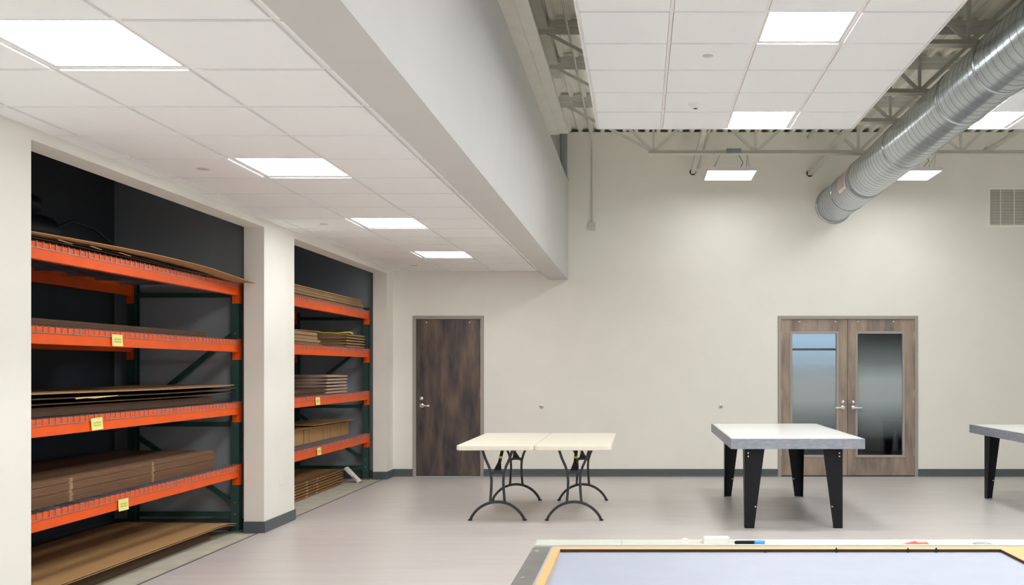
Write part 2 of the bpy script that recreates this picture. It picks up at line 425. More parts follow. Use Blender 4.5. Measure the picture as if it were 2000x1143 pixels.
l1 = cloud(-.404, 4, 9.297, NR, 2, [0,4,8,12,16,20], 'suspended white tile ceiling island in the centre, left of the round duct')
l2 = cloud(2.90, 4, 9.297, NR, 0, [0,4,8,12,16,20], 'suspended white tile ceiling island at the right edge beyond the duct')
for i, (x, y) in enumerate(l1):
    lb = ['square light panel at the far end of the central ceiling island', 'square light panel at the top of the frame in the central ceiling island'][i] if i < 2 else 'square light panel in the central ceiling island above the viewer'
    recessed_light(x, y, 3.782, lb, 'light panels in the ceiling islands', m='lamp3')
for i, (x, y) in enumerate(l2):
    lb = 'square light panel at the right edge partly behind the round duct' if i == 0 else 'square light panel in the right ceiling island outside the frame'
    recessed_light(x, y, 3.782, lb, 'light panels in the ceiling islands', m='lamp3')

# sprinkler covers and detector
def disc(x, y, z, label, r=.042):
    b = MB(); b.lathe([(r*.9, .008), (r, .004), (r, -.002), (r*.93, -.006), (.001, -.007)], (0,0,0)); o = b.build('sprinkler_cover', M['cover'], loc=(x,y,z-.0065)); tag(o, label, 'sprinkler', 'round sprinkler covers'); return o
disc(-2.905, 6.435, zc, 'round white sprinkler cover in the low ceiling beside the second light panel')
disc(-2.905, 8.9, zc, 'round white sprinkler cover in the low ceiling beside the third light panel')
disc(-2.905, 12.46, zc, 'round white sprinkler cover in the low ceiling beside the farthest light panel')
disc(.50, 7.12, 3.782, 'flat round sprinkler cover in the central ceiling island')
b = MB(); b.lathe([(.06,.006),(.062,-.004),(.056,-.014),(.042,-.020),(.036,-.034),(.022,-.040),(.001,-.041)], (0,0,0))
o = tag(b.build('smoke_detector', M['whitep'], loc=(.483,8.42,3.774)), 'white domed smoke detector under the central ceiling island', 'smoke detector')
MB().lathe([(.018,0),(.018,-.004),(.001,-.005)], (0,0,-.0405)).build('sensor_cap', M['base'], o)

# ------------------------------------------------------------------ overhead steel
root = thing('steel_beam', 'long taupe painted steel girder above the white bulkhead wall', 'steel beam', (-.95,0,4.02))
b = MB(); b.box(-.09, .175, YR, 10.5, 0, .018); b.build('bottom_flange', M['steel'], root)
b = MB(); b.box(-.012, .012, YR, 10.5, .018, .60); b.build('web', M['steel'], root)
b = MB(); b.box(-.10, .10, YR, 10.5, .60, .62); b.build('top_flange', M['steel'], root)
b = MB(); b.box(-.03, .075, YR, 10.5, -.012, 0); b.build('cover_plate', M['steel'], root)
root = thing('steel_column', 'grey steel column in the upper corner beside the back wall', 'steel column', (-1.03,13.05,4.02))
b = MB(); b.cyl((0,0,0), (0,0,.715), .05, 20); b.build('post', mat('column_paint', (140,147,150), .4), root)
b = MB(); b.box(-.07,.07,-.07,.07,0,.012); b.build('base_plate', M['steel'], root)

XN = [.16 + 1.22*k for k in range(7)]
def joist(y, label):
    root = thing('roof_joist', label, 'roof joist', (0, y, 4.02), 0, 'open web roof joists')
    b = MB()
    for s in (-1, 1):
        b.box(-1.05, XR, s*.008, s*.05, .625, .632) if s > 0 else b.box(-1.05, XR, -.05, -.008, .625, .632)
        yy = (.008,.014) if s > 0 else (-.014,-.008); b.box(-1.05, XR, yy[0], yy[1], .56, .625)
    b.box(-1.05, XR, -.05, .05, .632, .685); b.box(-1.10, -.80, -.06, .06, .605, .632)
    b.build('top_chord', M['joist'], root)
    b = MB()
    b.box(.10, XR, -.05, -.006, 0, .006); b.box(.10, XR, .006, .05, 0, .006)
    b.box(.10, XR, -.012, -.006, .006, .05); b.box(.10, XR, .006, .012, .006, .05)
    b.build('bottom_chord', M['steel'], root)
    MB().bar((-.92,0,.60), (.16,0,.03), .022, .03).build('web_member', M['joist'], root)
    for x in XN:
        MB().bar((x,0,.03), (x,0,.60), .02, .03).build('web_member', M['joist'], root)
        MB().bar((x,0,.03), (x-.61,0,.60), .02, .035).build('web_member', M['joist'], root)
        if x+.61 < XR: MB().bar((x,0,.03), (x+.61,0,.60), .02, .035).build('web_member', M['joist'], root)
    return root
jl = ['open web roof joist nearest the back wall', 'open web roof joist second from the back wall', 'open web roof joist third from the back wall',
      'open web roof joist fourth from the back wall, near the top edge', 'open web roof joist at the very top edge of the view', 'open web roof joist above the viewer']
for y, l in zip((11.52,10.05,9.0,7.65,6.2,4.8), jl): joist(y, l)
for y in (3.3,1.8,.3): joist(y, jl[5])

# pipes that end in the back wall
def pipe(x, z, r, y0, label, sq=False, m='steel'):
    root = thing('overhead_pipe', label, 'pipe', (x, YB, z), 0, 'pipes running into the back wall')
    b = MB()
    if sq: b.box(-r, r, y0-YB, -.001, -r, r)
    else: b.cyl((0,y0-YB,0), (0,-.001,0), r, 16)
    b.build('tube', M[m], root)
    c = MB(); c.lathe([(r*1.5,-.012),(r*1.6,0)], (0,-.001,0), 'y', 20); c.build('wall_collar', M['black' if sq else 'steel'], root)
pipe(.718, 4.146, .028, 6.0, 'square pale tube meeting the back wall left of the hanging light', True)
pipe(.80, 4.22, .016, 7.0, 'thin pale pipe beside the square tube above hanging light')
pipe(2.311, 4.127, .030, 6.0, 'square pale tube meeting the back wall left of the round duct', True)
pipe(4.72, 4.43, .035, 9.6, 'round pale sprinkler pipe meeting the back wall above the vent')
pipe(2.29, 4.62, .014, 9.0, 'thin pipe meeting the back wall just under the roof deck', False)

root = thing('electrical_conduit', 'thin painted conduit dropping to a square box on the back wall', 'conduit', (-.652, YB, 3.35))
b = MB(); pts = [(0,-10,1.20),(0,-.16,1.20)] + [(0,-.16+.14*math.sin(a), 1.20-.14*(1-math.cos(a))) for a in [PI/2*k/8 for k in range(1,9)]] + [(0,-.02,.11)]
b.tube(pts, .011, 10); b.build('conduit_tube', M['steel'], root)
b = MB(); b.box(-.047,.047,-.045,.003,0,.105); jb = b.build('junction_box', M['steel'], root, bevel=.004)
MB().box(-.049,.049,-.049,-.046,-.002,.107).build('cover_plate', M['steel'], jb)
for yy in (-1.66,-3.16): MB().cyl((0,yy-.03,1.20),(0,yy+.03,1.20),.016,12).build('coupling', M['steel'], root)

# ------------------------------------------------------------------ hanging lights
def pendant(x0, label, box=True):
    root = thing('hanging_light', label, 'hanging light', (x0+.305, 12.03, 3.87), 0, 'square panel lights hanging by the back wall')
    a = .305
    b = MB(); b.box(-a, a, -a, -a+.012, .0, .035); b.box(-a, a, a-.012, a, .0, .035); b.box(-a, -a+.012, -a+.012, a-.012, 0, .035); b.box(a-.012, a, -a+.012, a-.012, 0, .035)
    b.box(-a,a,-a,a,.035,.045); b.build('frame', M['lampframe'], root)
    d = MB(); d.box(-a+.012, a-.012, -a+.012, a-.012, .001, .02); d.build('diffuser', M['lamp2'], root)
    for sx in (-1,1):
        for sy in (-1,1):
            MB().cyl((sx*.22, sy*.22, .045), (sx*.16, -.505, .155), .0035, 6).build('hanger_wire', M['wire'], root)
    MB().box(-.085,.085,-.545,-.47,.155,.215).build('driver_box', M['galv'], root)
    MB().tube([(.1,-.1,.045),(.14,-.2,.11),(.12,-.35,.10),(.05,-.5,.16)], .004, 6).build('power_cord', M['base'], root)
pendant(.812, 'square hanging light panel glowing on wires left of the duct')
pendant(3.06, 'square hanging light panel glowing on wires right of the duct')

# ------------------------------------------------------------------ duct
DX, DZ, DR = 2.637, 3.69, .233
root = thing('spiral_duct', 'large galvanised round spiral duct running overhead into the back wall', 'air duct', (DX, YB, DZ))
b = MB(); ys = [-17.0+.25*i for i in range(68)] + [.03]; b.tube([(0,y,0) for y in ys], DR, 72); b.build('duct_body', M['duct'], root)
pts = []; y = -9.0
NS = 48; turns = int(9.0/.115)
for i in range(turns*NS+1):
    a = 2*PI*i/NS; pts.append((DR*math.cos(a), -8.99+.115*i/NS, DR*math.sin(a)))
b = MB(); vs = []
for p in pts:
    r = math.hypot(p[0], p[2]); c, s = p[0]/r, p[2]/r
    for dr, dy in ((-.002,-.0032),(.0014,-.0016),(.0014,.0016),(-.002,.0032)): vs.append((c*(r+dr), p[1]+dy, s*(r+dr)))
fs = []
for i in range(len(pts)-1):
    for k in range(3): fs.append((i*4+k, i*4+k+1, i*4+5+k, i*4+4+k))
b.add(vs, fs, False); b.build('spiral_seam', mat('seam_metal', (134,140,146), .35, metal=.9), root)
for yy, w in ((11.25,.05),(9.62,.012),(7.88,.012),(7.0,.014),(12.2,.008)):
    b = MB(); yl = yy-YB
    b.lathe([(DR-.002,-w-.004),(DR+.006,-w),(DR+.006,w),(DR-.002,w+.004)], (0,yl,0), 'y', 72); b.build('coupling_band', M['galv'] if w > .02 else M['duct'], root)
def patch(r, a0, a1, y0, y1, n=14):
    b = MB(); vs = []
    for rr in (r, r+.0015):
        for i in range(n+1):
            a = a0+(a1-a0)*i/n; vs += [(rr*math.cos(a), y0, rr*math.sin(a)), (rr*math.cos(a), y1, rr*math.sin(a))]
    m_ = 2*(n+1); fs = []
    for i in range(n):
        fs += [(2*i,2*i+1,2*i+3,2*i+2),(m_+2*i,m_+2*i+2,m_+2*i+3,m_+2*i+1),(2*i,2*i+2,m_+2*i+2,m_+2*i),(2*i+1,m_+2*i+1,m_+2*i+3,2*i+3)]
    fs += [(0,m_,m_+1,1),(2*n,2*n+1,m_+2*n+1,m_+2*n)]
    b.add(vs, fs); return b
lb = patch(DR+.003, math.radians(140), math.radians(205), 11.35-YB, 11.76-YB).build('label_sticker', M['label'], root)
lb['label'] = 'pinkish white paper sticker'
patch(DR+.005, math.radians(150), math.radians(196), 11.41-YB, 11.72-YB).build('printed_panel', M['labelt'], lb)
b = MB(); b.lathe([(DR+.001,-.02),(DR+.02,-.018),(DR+.02,-.001)], (0,0,0), 'y', 72); b.build('wall_flange', M['duct'], root)

# ------------------------------------------------------------------ back wall fittings
vx0, vx1, vz0, vz1 = 4.73, 5.62, 3.393, 3.937
root = thing('return_air_grille', 'white louvred return air grille high on the back wall', 'vent', ((vx0+vx1)/2, YB, vz0))
w2 = (vx1-vx0)/2; hh = vz1-vz0
b = MB(); f_ = .03; b.box(-w2,w2,-.012,0,0,f_); b.box(-w2,w2,-.012,0,hh-f_,hh); b.box(-w2,-w2+f_,-.012,0,f_,hh-f_); b.box(w2-f_,w2,-.012,0,f_,hh-f_); b.build('frame', M['ventw'], root, bevel=.003)
MB().box(-w2+f_, w2-f_, -.002, 0, f_, hh-f_).build('backing', M['base'], root)
b = MB(); nl = 27
for i in range(nl):
    z = f_ + (hh-2*f_)*(i+.5)/nl
    b.prism([(-w2+f_,-.0115,z-.006),(-w2+f_,-.0105,z-.0065),(-w2+f_,-.003,z+.004),(-w2+f_,-.0045,z+.005)], (2*w2-2*f_,0,0))
b.build('louvres', M['ventw'], root)
for k in range(1,5):
    x = -w2 + .185*k - .01
    if x < w2-f_: MB().box(x-.004,x+.004,-.011,-.002,f_,hh-f_).build('divider', M['ventw'], root)

def bumper(x, label):
    root = thing('wall_door_stop', label, 'door stop', (x, YB, .954), 0, 'round chrome door stops on the back wall')
    MB().lathe([(.031,-.001),(.031,-.008),(.024,-.018),(.016,-.02)], (0,0,0), 'y', 24).build('chrome_cup', M['chrome'], root)
    MB().lathe([(.016,-.0202),(.015,-.030),(.008,-.035),(.001,-.036)], (0,0,0), 'y', 20).build('rubber_bumper', M['frame'], root)
bumper(-1.338, 'round chrome wall door stop above the folding tables'); bumper(1.10, 'round chrome wall door stop left of the double doors')
root = thing('blank_wall_plate', 'white blank outlet cover low on the pillar', 'wall plate', (XL, 9.06, .38))
MB().box(0,.007,-.038,.038,0,.125).build('plate', M['whitep'], root, bevel=.003)
for z in (.02,.105): MB().cyl((.006,0,z),(.009,0,z),.004,10).build('screw', M['whitep'], root)

# ------------------------------------------------------------------ doors
def lever(parent, x, z, d, yf):
    r = MB(); r.lathe([(.031,yf),(.031,yf-.008),(.026,yf-.013),(.001,yf-.014)], (x,0,z), 'y', 24); r.cyl((x,yf-.01,z),(x,yf-.055,z),.012,14)
    hd = r.build('lever_handle', M['chrome'], parent)
    MB().ribbon([(x-d*.008,yf-.052,z),(x+d*.03,yf-.056,z),(x+d*.09,yf-.056,z-.002),(x+d*.112,yf-.05,z-.002)], .010, .020, (0,0,1)).build('lever', M['chrome'], hd, bevel=.003)
def deadbolt(parent, x, z, yf):
    MB().lathe([(.026,yf),(.026,yf-.010),(.021,yf-.018),(.001,yf-.02)], (x,0,z), 'y', 24).build('deadbolt', M['chrome'], parent)
def hinge(parent, x, z, yf):
    b = MB(); b.cyl((x,yf-.007,z-.055),(x,yf-.007,z+.055),.007,10); b.box(x-.009,x+.009,yf-.002,yf,z-.05,z+.05); b.build('hinge', M['chrome'], parent)
YF = YB+.012   # leaf face slightly inside the frame
def frame(parent, x0, x1, zt, w):
    b = MB(); y0 = YB-.014; y1 = YB+.16
    b.box(x0, x0+w, y0, y1, 0, zt); b.box(x1-w, x1, y0, y1, 0, zt); b.box(x0+w, x1-w, y0, y1, zt-w, zt); return b.build('door_frame', M['frame'], parent, bevel=.003)
root = bpy.data.objects.new('door_1', None); COL.objects.link(root); struct(root)
frame(root, D1[0]+.002, D1[1]-.002, D1[2]-.002, .045)
b = MB(); b.box(-3.043, -2.176, YF, YF+.045, .012, 2.138); lf1 = b.build('door_leaf', M['door_dark'], root, bevel=.002)
MB().box(D1[0]+.05, D1[1]-.05, YB+.02, YB+.16, 0, .010).build('threshold', M['base'], root)
MB().box(D1[0], D1[1], YB+.15, YB+.19, .01, 2.18).build('backing_panel', M['dark'], root)
lever(lf1, -2.972, .965, 1, YF); deadbolt(lf1, -2.975, 1.062, YF)
for z in (1.965,1.13,.29): hinge(lf1, -2.168, z, YF-.0)
for x in (-2.907,-2.322): MB().cyl((x,YF-.004,2.098),(x,YF,2.098),.009,12).build('screw_cap', M['whitep'], lf1)

root = bpy.data.objects.new('door_2', None); COL.objects.link(root); struct(root)
frame(root, D2[0]+.002, D2[1]-.002, D2[2]-.002, .045)
MB().box(D2[0]+.05, D2[1]-.05, YB+.0, YB+.16, 0, .010).build('threshold', M['rubber'], root)
def glazed(x0, x1, g0, g1, lv, hx, caps):
    z0, z1, gz0, gz1 = .012, 2.138, .292, 1.944; w = .033
    b = MB()
    b.box(x0, g0-w, YF, YF+.045, z0, z1); b.box(g1+w, x1, YF, YF+.045, z0, z1)
    b.box(g0-w, g1+w, YF, YF+.045, z0, gz0-w); b.box(g0-w, g1+w, YF, YF+.045, gz1+w, z1)
    leaf = b.build('door_leaf', M['door_brown'], root)
    b = MB(); y0 = YF-.008; y1 = YF+.05
    b.box(g0-w, g0, y0, y1, gz0-w, gz1+w); b.box(g1, g1+w, y0, y1, gz0-w, gz1+w); b.box(g0, g1, y0, y1, gz0-w, gz0); b.box(g0, g1, y0, y1, gz1, gz1+w)
    b.build('glazing_frame', M['frame'], leaf, bevel=.003)
    MB().box(g0, g1, YF+.02, YF+.026, gz0, gz1).build('glass_pane', M['glass'], leaf)
    lever(leaf, lv[0], .938, lv[1], YF); deadbolt(leaf, lv[0], 1.012, YF)
    for z in (1.92,1.13,.33): hinge(leaf, hx, z, YF)
    for x in caps: MB().cyl((x,YF-.004,2.11),(x,YF,2.11),.009,12).build('screw_cap', M['whitep'], leaf)
glazed(1.922, 2.826, 2.075, 2.675, (2.766,-1), 1.920, (2.174,2.662))
glazed(2.832, 3.738, 2.965, 3.575, (2.906,1), 3.742, (2.969,3.454))
# office beyond: three walls and a window opening on the sky
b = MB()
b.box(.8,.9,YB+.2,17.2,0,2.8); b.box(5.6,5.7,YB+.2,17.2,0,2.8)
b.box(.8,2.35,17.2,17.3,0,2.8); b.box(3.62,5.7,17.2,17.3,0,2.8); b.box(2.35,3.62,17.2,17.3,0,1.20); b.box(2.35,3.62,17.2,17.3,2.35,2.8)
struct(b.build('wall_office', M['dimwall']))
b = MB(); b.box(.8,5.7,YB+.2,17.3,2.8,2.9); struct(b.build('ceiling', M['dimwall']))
b = MB(); b.box(2.35,3.62,17.2,17.26,1.79,1.83); b.box(2.35,3.62,17.2,17.26,1.20,1.25); struct(b.build('window_1', M['frame']))

# ------------------------------------------------------------------ pallet racks
LV = [.60, 1.163, 1.723, 2.228]; BH = .105; XF = -3.60; XB = -4.60
def make_rack(label, group):
    """local y: 0 = near upright's outside face, 3.74 = far"""
    root = thing('pallet_rack', label, 'pallet rack', (0,0,0), 0, group)
    U = .076; Lr = 3.74
    for y in (U/2, Lr-U/2):
        for xs_, sgn in ((XF, -1), (XB, 1)):
            b = MB(); xa = 0; xb = sgn*.072
            x0, x1 = min(xa,xb), max(xa,xb)
            # C-shaped post: face plate, two sides with rolled lips
            fx0, fx1 = (-.003,0) if sgn < 0 else (0,.003)
            b.box(fx0, fx1, -U/2, U/2, 0, 2.27)
            b.box(x0, x1, -U/2, -U/2+.003, 0, 2.27); b.box(x0, x1, U/2-.003, U/2, 0, 2.27)
            lx = xb; b.box(lx-.0015, lx+.0015, -U/2, -U/2+.02, 0, 2.27); b.box(lx-.0015, lx+.0015, U/2-.02, U/2, 0, 2.27)
            o = b.build('upright', M['punched'], root, loc=(xs_, y, .006))
            MB().box(min(xb,0)-.02, max(xb,0)+.02, -.06, .06 if y < 1 else .045, -.006, .004).build('foot_plate', M['galv_dark'], o)
            if sgn < 0:
                for z in (.158,.26,.968,1.778): MB().cyl((-.035,-U/2-.006,z),(-.035,-U/2,z),.007,10).build('bolt', M['brass'], o)
        br = [((XF-.07,.16),(XB+.07,.16)), ((XF-.07,.26),(XB+.07,.86)), ((XF-.07,.968),(XB+.07,.968)), ((XB+.07,1.08),(XF-.07,1.778)), ((XF-.07,2.13),(XB+.07,2.13))]
        for (xa,za),(xb,zb) in br: MB().bar((xa,y,za),(xb,y,zb), .032, .042).build('brace', M['green'], root)
    for z in LV:
        for xs_, sgn in ((XF, -1), (XB, 1)):
            # step beam: full height on the outside, 40 mm lower inside
            b = MB(); o1 = XF+.004 if sgn < 0 else XB-.004
            pr = [(0,0),(0,BH),(sgn*.025,BH),(sgn*.025,BH-.03),(sgn*.045,BH-.03),(sgn*.045,0)]
            b.prism([(p[0], U+.004, p[1]) for p in pr], (0, Lr-2*U-.008, 0))
            bm_ = b.build('beam', M['orange'], root, loc=(o1,0,z-BH), bevel=.003)
            for y0_, y1_ in ((U-.04, U+.004),(Lr-U-.004, Lr-U+.04)):
                c = MB(); xo = .005 if sgn < 0 else -.005
                c.box(min(xo,0), max(xo,0)+0.0001, y0_, y1_, -.07, BH+.012)
                ysd = (y1_-.004, y1_) if y0_ < 1 else (y0_, y0_+.004)
                c.box(min(xo,sgn*.062), max(xo,sgn*.062), ysd[0], ysd[1], -.07, BH+.012)
                ct = c.build('connector_plate', M['orange'], bm_)
    # wire decks
    me_root = None
    W = (Lr-2*U-.008)/3
    for z in LV:
        for k in range(3):
            if me_root is None:
                b = MB(); wy = W-.035; n_ = 19; q = .0045
                x0 = XB-.006; x1 = XF+.004; zf = .004
                for i in range(n_):
                    yy = -wy/2 + wy*i/(n_-1)
                    b.box(x0, x1+q+.002, yy-q/2, yy+q/2, 0, q)
                    b.box(x1+.0015, x1+.0015+q, yy-q/2, yy+q/2, -.036, 0)
                b.box(x1+.0015, x1+.0015+q, -wy/2-q/2, wy/2+q/2, -.040, -.036)
                for i in range(9):
                    xx = x0 + .04 + (x1-x0-.06)*i/8; b.box(xx-q/2, xx+q/2, -wy/2, wy/2, -q*0.9, 0)
                for i in range(3):
                    yy = -wy/2 + wy*(i+.5)/3; b.box(x0+.065, x1-.06, yy-.02, yy+.02, -.025, -q)
                o = b.build('wire_deck', M['wire'], root, normals=False); me_root = o
            else:
                o = me_root.copy(); COL.objects.link(o); o.parent = root
            o.location = (0, .076+.004+W*(k+.5), z+.0015)
    return root
r1 = make_rack('orange and green pallet rack in the nearer left opening', 'pallet racks in the wall openings'); r1.location = (0,5.02,0)
r2 = copy_tree(r1); r2.location = (0,9.15,0); r2['label'] = 'orange and green pallet rack in the farther opening beyond the pillar'

def note(y, z, rot, label, w=.135, h=.08):
    root = thing('paper_note', label, 'paper note', (-3.5875, y, z), 0, 'yellow notes taped to rack beams'); root.rotation_euler = (rot,0,0)
    b = MB(); n = 8; vs = []
    for i in range(n+1):
        zz = -h*i/n; xx = .001 + .004*(i/n)**2
        for dx in (0,.0006): vs += [(xx+dx,-w/2,zz),(xx+dx,w/2,zz)]
    fs = []
    for i in range(n):
        a = i*4; c = a+4
        fs += [(a,c,c+1,a+1),(a+2,a+3,c+3,c+2),(a,a+2,c+2,c),(a+1,c+1,c+3,a+3)]
    fs += [(0,1,3,2),(n*4,n*4+2,n*4+3,n*4+1)]
    b.add(vs, fs); b.build('paper', M['note'], root)
    s = MB()
    for r_ in range(2):
        z0 = -h*(.42+.22*r_); x_ = .0032+.001*r_
        pts = [(x_, -w*.33+w*.66*i/14, z0+(.008 if i % 2 else -.006)*(1 if (i*7+r_) % 3 else .4)) for i in range(15)]
        for p, q in zip(pts[:-1], pts[1:]): s.bar(p, q, .0006, .0012)
    s.build('handwriting', M['pencil'], root)
def yat(px, X=-3.59): return -X*1890/(1250-px)
note(yat(228), 1.723-.020, .0, 'yellow paper note on the third beam up of the nearer rack')
note(yat(188), 1.163-.018, .03, 'yellow paper note on the second beam up of the nearer rack')
note(yat(240), .600-.035, -.02, 'yellow paper note on the lowest beam of the nearer rack', .13, .08)
note(yat(620), 1.163-.012, 0, 'yellow paper note on the second beam up of the farther rack', .145, .085)
note(yat(622.5), .600-.014, 0, 'yellow paper note on the lowest beam of the farther rack', .13, .082)

# ------------------------------------------------------------------ cardboard
def sheet_mesh(lx, ly, t, zf, nx=4, ny=18, jag=0):
    """slab: x in [-lx,0] (0 = front edge), y in [0,ly]; zf(u,v) = lift of underside"""
    b = MB(); idx = {}; vs = []
    for k in (0,1):
        for j in range(ny+1):
            for i in range(nx+1):
                u = i/nx; v = j/ny
                fx = random.uniform(-jag, jag) if i == nx else 0
                idx[(k,i,j)] = len(vs); vs.append((-lx+lx*u+fx, ly*v, zf(u,v)+k*t))
    fs = []
    for j in range(ny):
        for i in range(nx):
            a = idx[(1,i,j)]; fs.append((a, idx[(1,i+1,j)], idx[(1,i+1,j+1)], idx[(1,i,j+1)]))
            fs.append((idx[(0,i,j)], idx[(0,i,j+1)], idx[(0,i+1,j+1)], idx[(0,i+1,j)]))
    for j in range(ny):
        fs.append((idx[(0,0,j)], idx[(1,0,j)], idx[(1,0,j+1)], idx[(0,0,j+1)])); fs.append((idx[(0,nx,j)], idx[(0,nx,j+1)], idx[(1,nx,j+1)], idx[(1,nx,j)]))
    for i in range(nx):
        fs.append((idx[(0,i,0)], idx[(0,i+1,0)], idx[(1,i+1,0)], idx[(1,i,0)])); fs.append((idx[(0,i,ny)], idx[(1,i,ny)], idx[(1,i+1,ny)], idx[(0,i+1,ny)]))
    b.add(vs, fs); return b
def sheet(m, x, y0, y1, z, depth, t, label, group, zf=None, rz=0, jag=0, name='cardboard_sheet', ny=18):
    o = sheet_mesh(depth, y1-y0, t, zf or (lambda u,v: 0), ny=ny, jag=jag).build(name, M[m], loc=(x,y0,z), normals=False)
    o.rotation_euler = (0,0,rz); return tag(o, label, 'cardboard', group)
def stack(n, m, x, y0, y1, z, depth, t, gap, label, group, toplabel=None, zf=None, jx=.006, jy=.02, slant=0, name='cardboard_sheet'):
    first = None; out = []
    for i in range(n):
        dx = random.uniform(-jx, 0); dy = random.uniform(-jy, 0)-slant*i
        if first is None:
            first = sheet(m, x+dx, y0, y1, z, depth, t, label, group, zf, name=name); o = first
        else:
            o = first.copy(); COL.objects.link(o)
        o.location = (x+dx, y0+dy, z+i*(t+gap)); out.append(o)
    if toplabel: out[-1]['label'] = toplabel
    return out
DK = .0062   # deck wire thickness over the beam top
# nearer rack, lowest shelf: thick tight bundle
stack(20, 'card_marks', -3.70, 5.12, 8.42, LV[0]+DK+.001, .88, .0058, .0018, 'thin cardboard sheet in the thick bundle on the lowest shelf of the nearer rack', 'sheets bundled on the nearer lowest shelf',
      'top sheet of the thick cardboard bundle on the nearer rack lowest shelf', jx=.009, jy=.010)
# nearer rack, second shelf: flat dark stack under three warped boards
z0 = LV[1]+DK+.001
stack(8, 'card_dark', -3.64, 5.12, 8.28, z0, .9, .0060, .0016, 'brown sheet in the flat pile under the three warped boards', 'flat brown sheets on the nearer second shelf')
def warp(a, c): return lambda u, v: a*max(0, v-.75)**2*16 + c*math.sin(v*7+c*90)*.5 + .004*u
sheet('card_dark', -3.615, 5.12, 8.60, z0+.072, .9, .006, 'lowest of three warped boards on the nearer rack second shelf', 'warped boards on the nearer second shelf', warp(.012,.004))
sheet('card_dark', -3.60, 5.12, 8.63, z0+.105, .9, .006, 'middle of three warped boards with a torn pale edge, nearer rack', 'warped boards on the nearer second shelf', warp(.012,.005))
o = sheet('card', -3.605, 5.12, 8.60, z0+.137, .9, .006, 'topmost of three warped boards on the nearer rack second shelf', 'warped boards on the nearer second shelf', warp(.008,.004))
b = MB(); b.prism([(0,0,0),(0,.12,.004),(0,.22,-.001),(0,.34,.003),(0,.5,.008),(0,.5,.012),(0,0,.010)], (.004,0,0)); 
mid = [q for q in bpy.data.objects if q.get('label','').startswith('middle of three warped')][0]
b.build('torn_edge', M['torn'], mid, loc=(.0,1.05,-.001))
for xx, yy, dz in ((-4.2,5.2,.062),(-3.9,6.6,.062),(-4.2,8.0,.062)): pass
# nearer rack, third shelf
stack(5, 'card_dark', -3.615, 5.12, 8.09, LV[2]+DK+.001, .9, .0075, .0012, 'dark brown sheet in the low pile on the nearer rack third shelf', 'brown sheets on the nearer third shelf',
      'top sheet of the low brown pile on the nearer rack third shelf', jx=.008, jy=.02)
# nearer rack, top shelf
z0 = LV[3]+DK+.001
def bow(h, m=.45): return lambda u, v: h*max(0, math.sin(PI*min(1, v/.95)))**1.3
sheet('card_dark', -3.62, 5.12, 8.0, z0, .9, .005, 'lowest brown sheet lying flat on the nearer rack top shelf', 'sheets on the nearer top shelf')
sheet('card_dark', -3.60, 5.12, 8.10, z0+.006, .85, .005, 'brown bowed sheet beneath the torn sheets on the nearer rack top shelf', 'sheets on the nearer top shelf', bow(.010))
o = sheet('card_dark', -3.60, 5.12, 8.06, z0+.0125, .85, .005, 'torn bowed brown sheet on the nearer rack top shelf', 'sheets on the nearer top shelf', bow(.020), jag=.006)
for yy, ll, zz in ((.85,.16,.016),(1.2,.14,.021),(1.55,.16,.021)):
    MB().prism([(0,0,0),(0,ll,-.008),(0,ll,-.003),(0,.02,.006)], (.004,0,0)).build('torn_edge', M['torn'], o, loc=(.003,yy,zz))
sheet('card', -3.55, 5.12, 8.62, z0+.018, .86, .005, 'long top board jutting out past the rack upright on the nearer top shelf', 'sheets on the nearer top shelf',
      lambda u, v: .034*math.sin(PI*min(1,v**1.2*1.05))+(-.024*max(0,v-.75)/.25*u if v > .75 else 0), rz=-.036)
# nearer rack, floor: bundle with drooping boards over it
stack(12, 'card_dark', -3.70, 5.16, 8.35, 0, .85, .0075, .0006, 'brown sheet in the low bundle on the concrete under the nearer rack', 'sheets bundled on the floor of the nearer opening')
def droop(a): return lambda u, v: (-a*max(0, (v-.925)/.075)**1.3*(.6+.4*u)) + .012*(1-v)*u
sheet('card', -3.61, 5.12, 8.64, .1000, .98, .006, 'lower of the two wide tan boards on the floor bundle of the nearer rack', 'wide boards on the floor bundle', droop(.034))
sheet('card', -3.605, 5.12, 8.66, .114, .99, .006, 'upper of the two wide tan boards on the floor bundle of the nearer rack', 'wide boards on the floor bundle', droop(.034))

# farther rack, top shelf: eight thick folded sheets with a stepped end
z0 = LV[3]+DK+.001
stack(8, 'card_edge', -3.625, 9.42, 12.76, z0, .9, .0128, .0032, 'thick folded cardboard in the stepped pile on the farther rack top shelf', 'folded cardboard on the farther top shelf',
      'topmost folded cardboard on the farther rack top shelf', jx=.022, jy=.008, slant=.022)
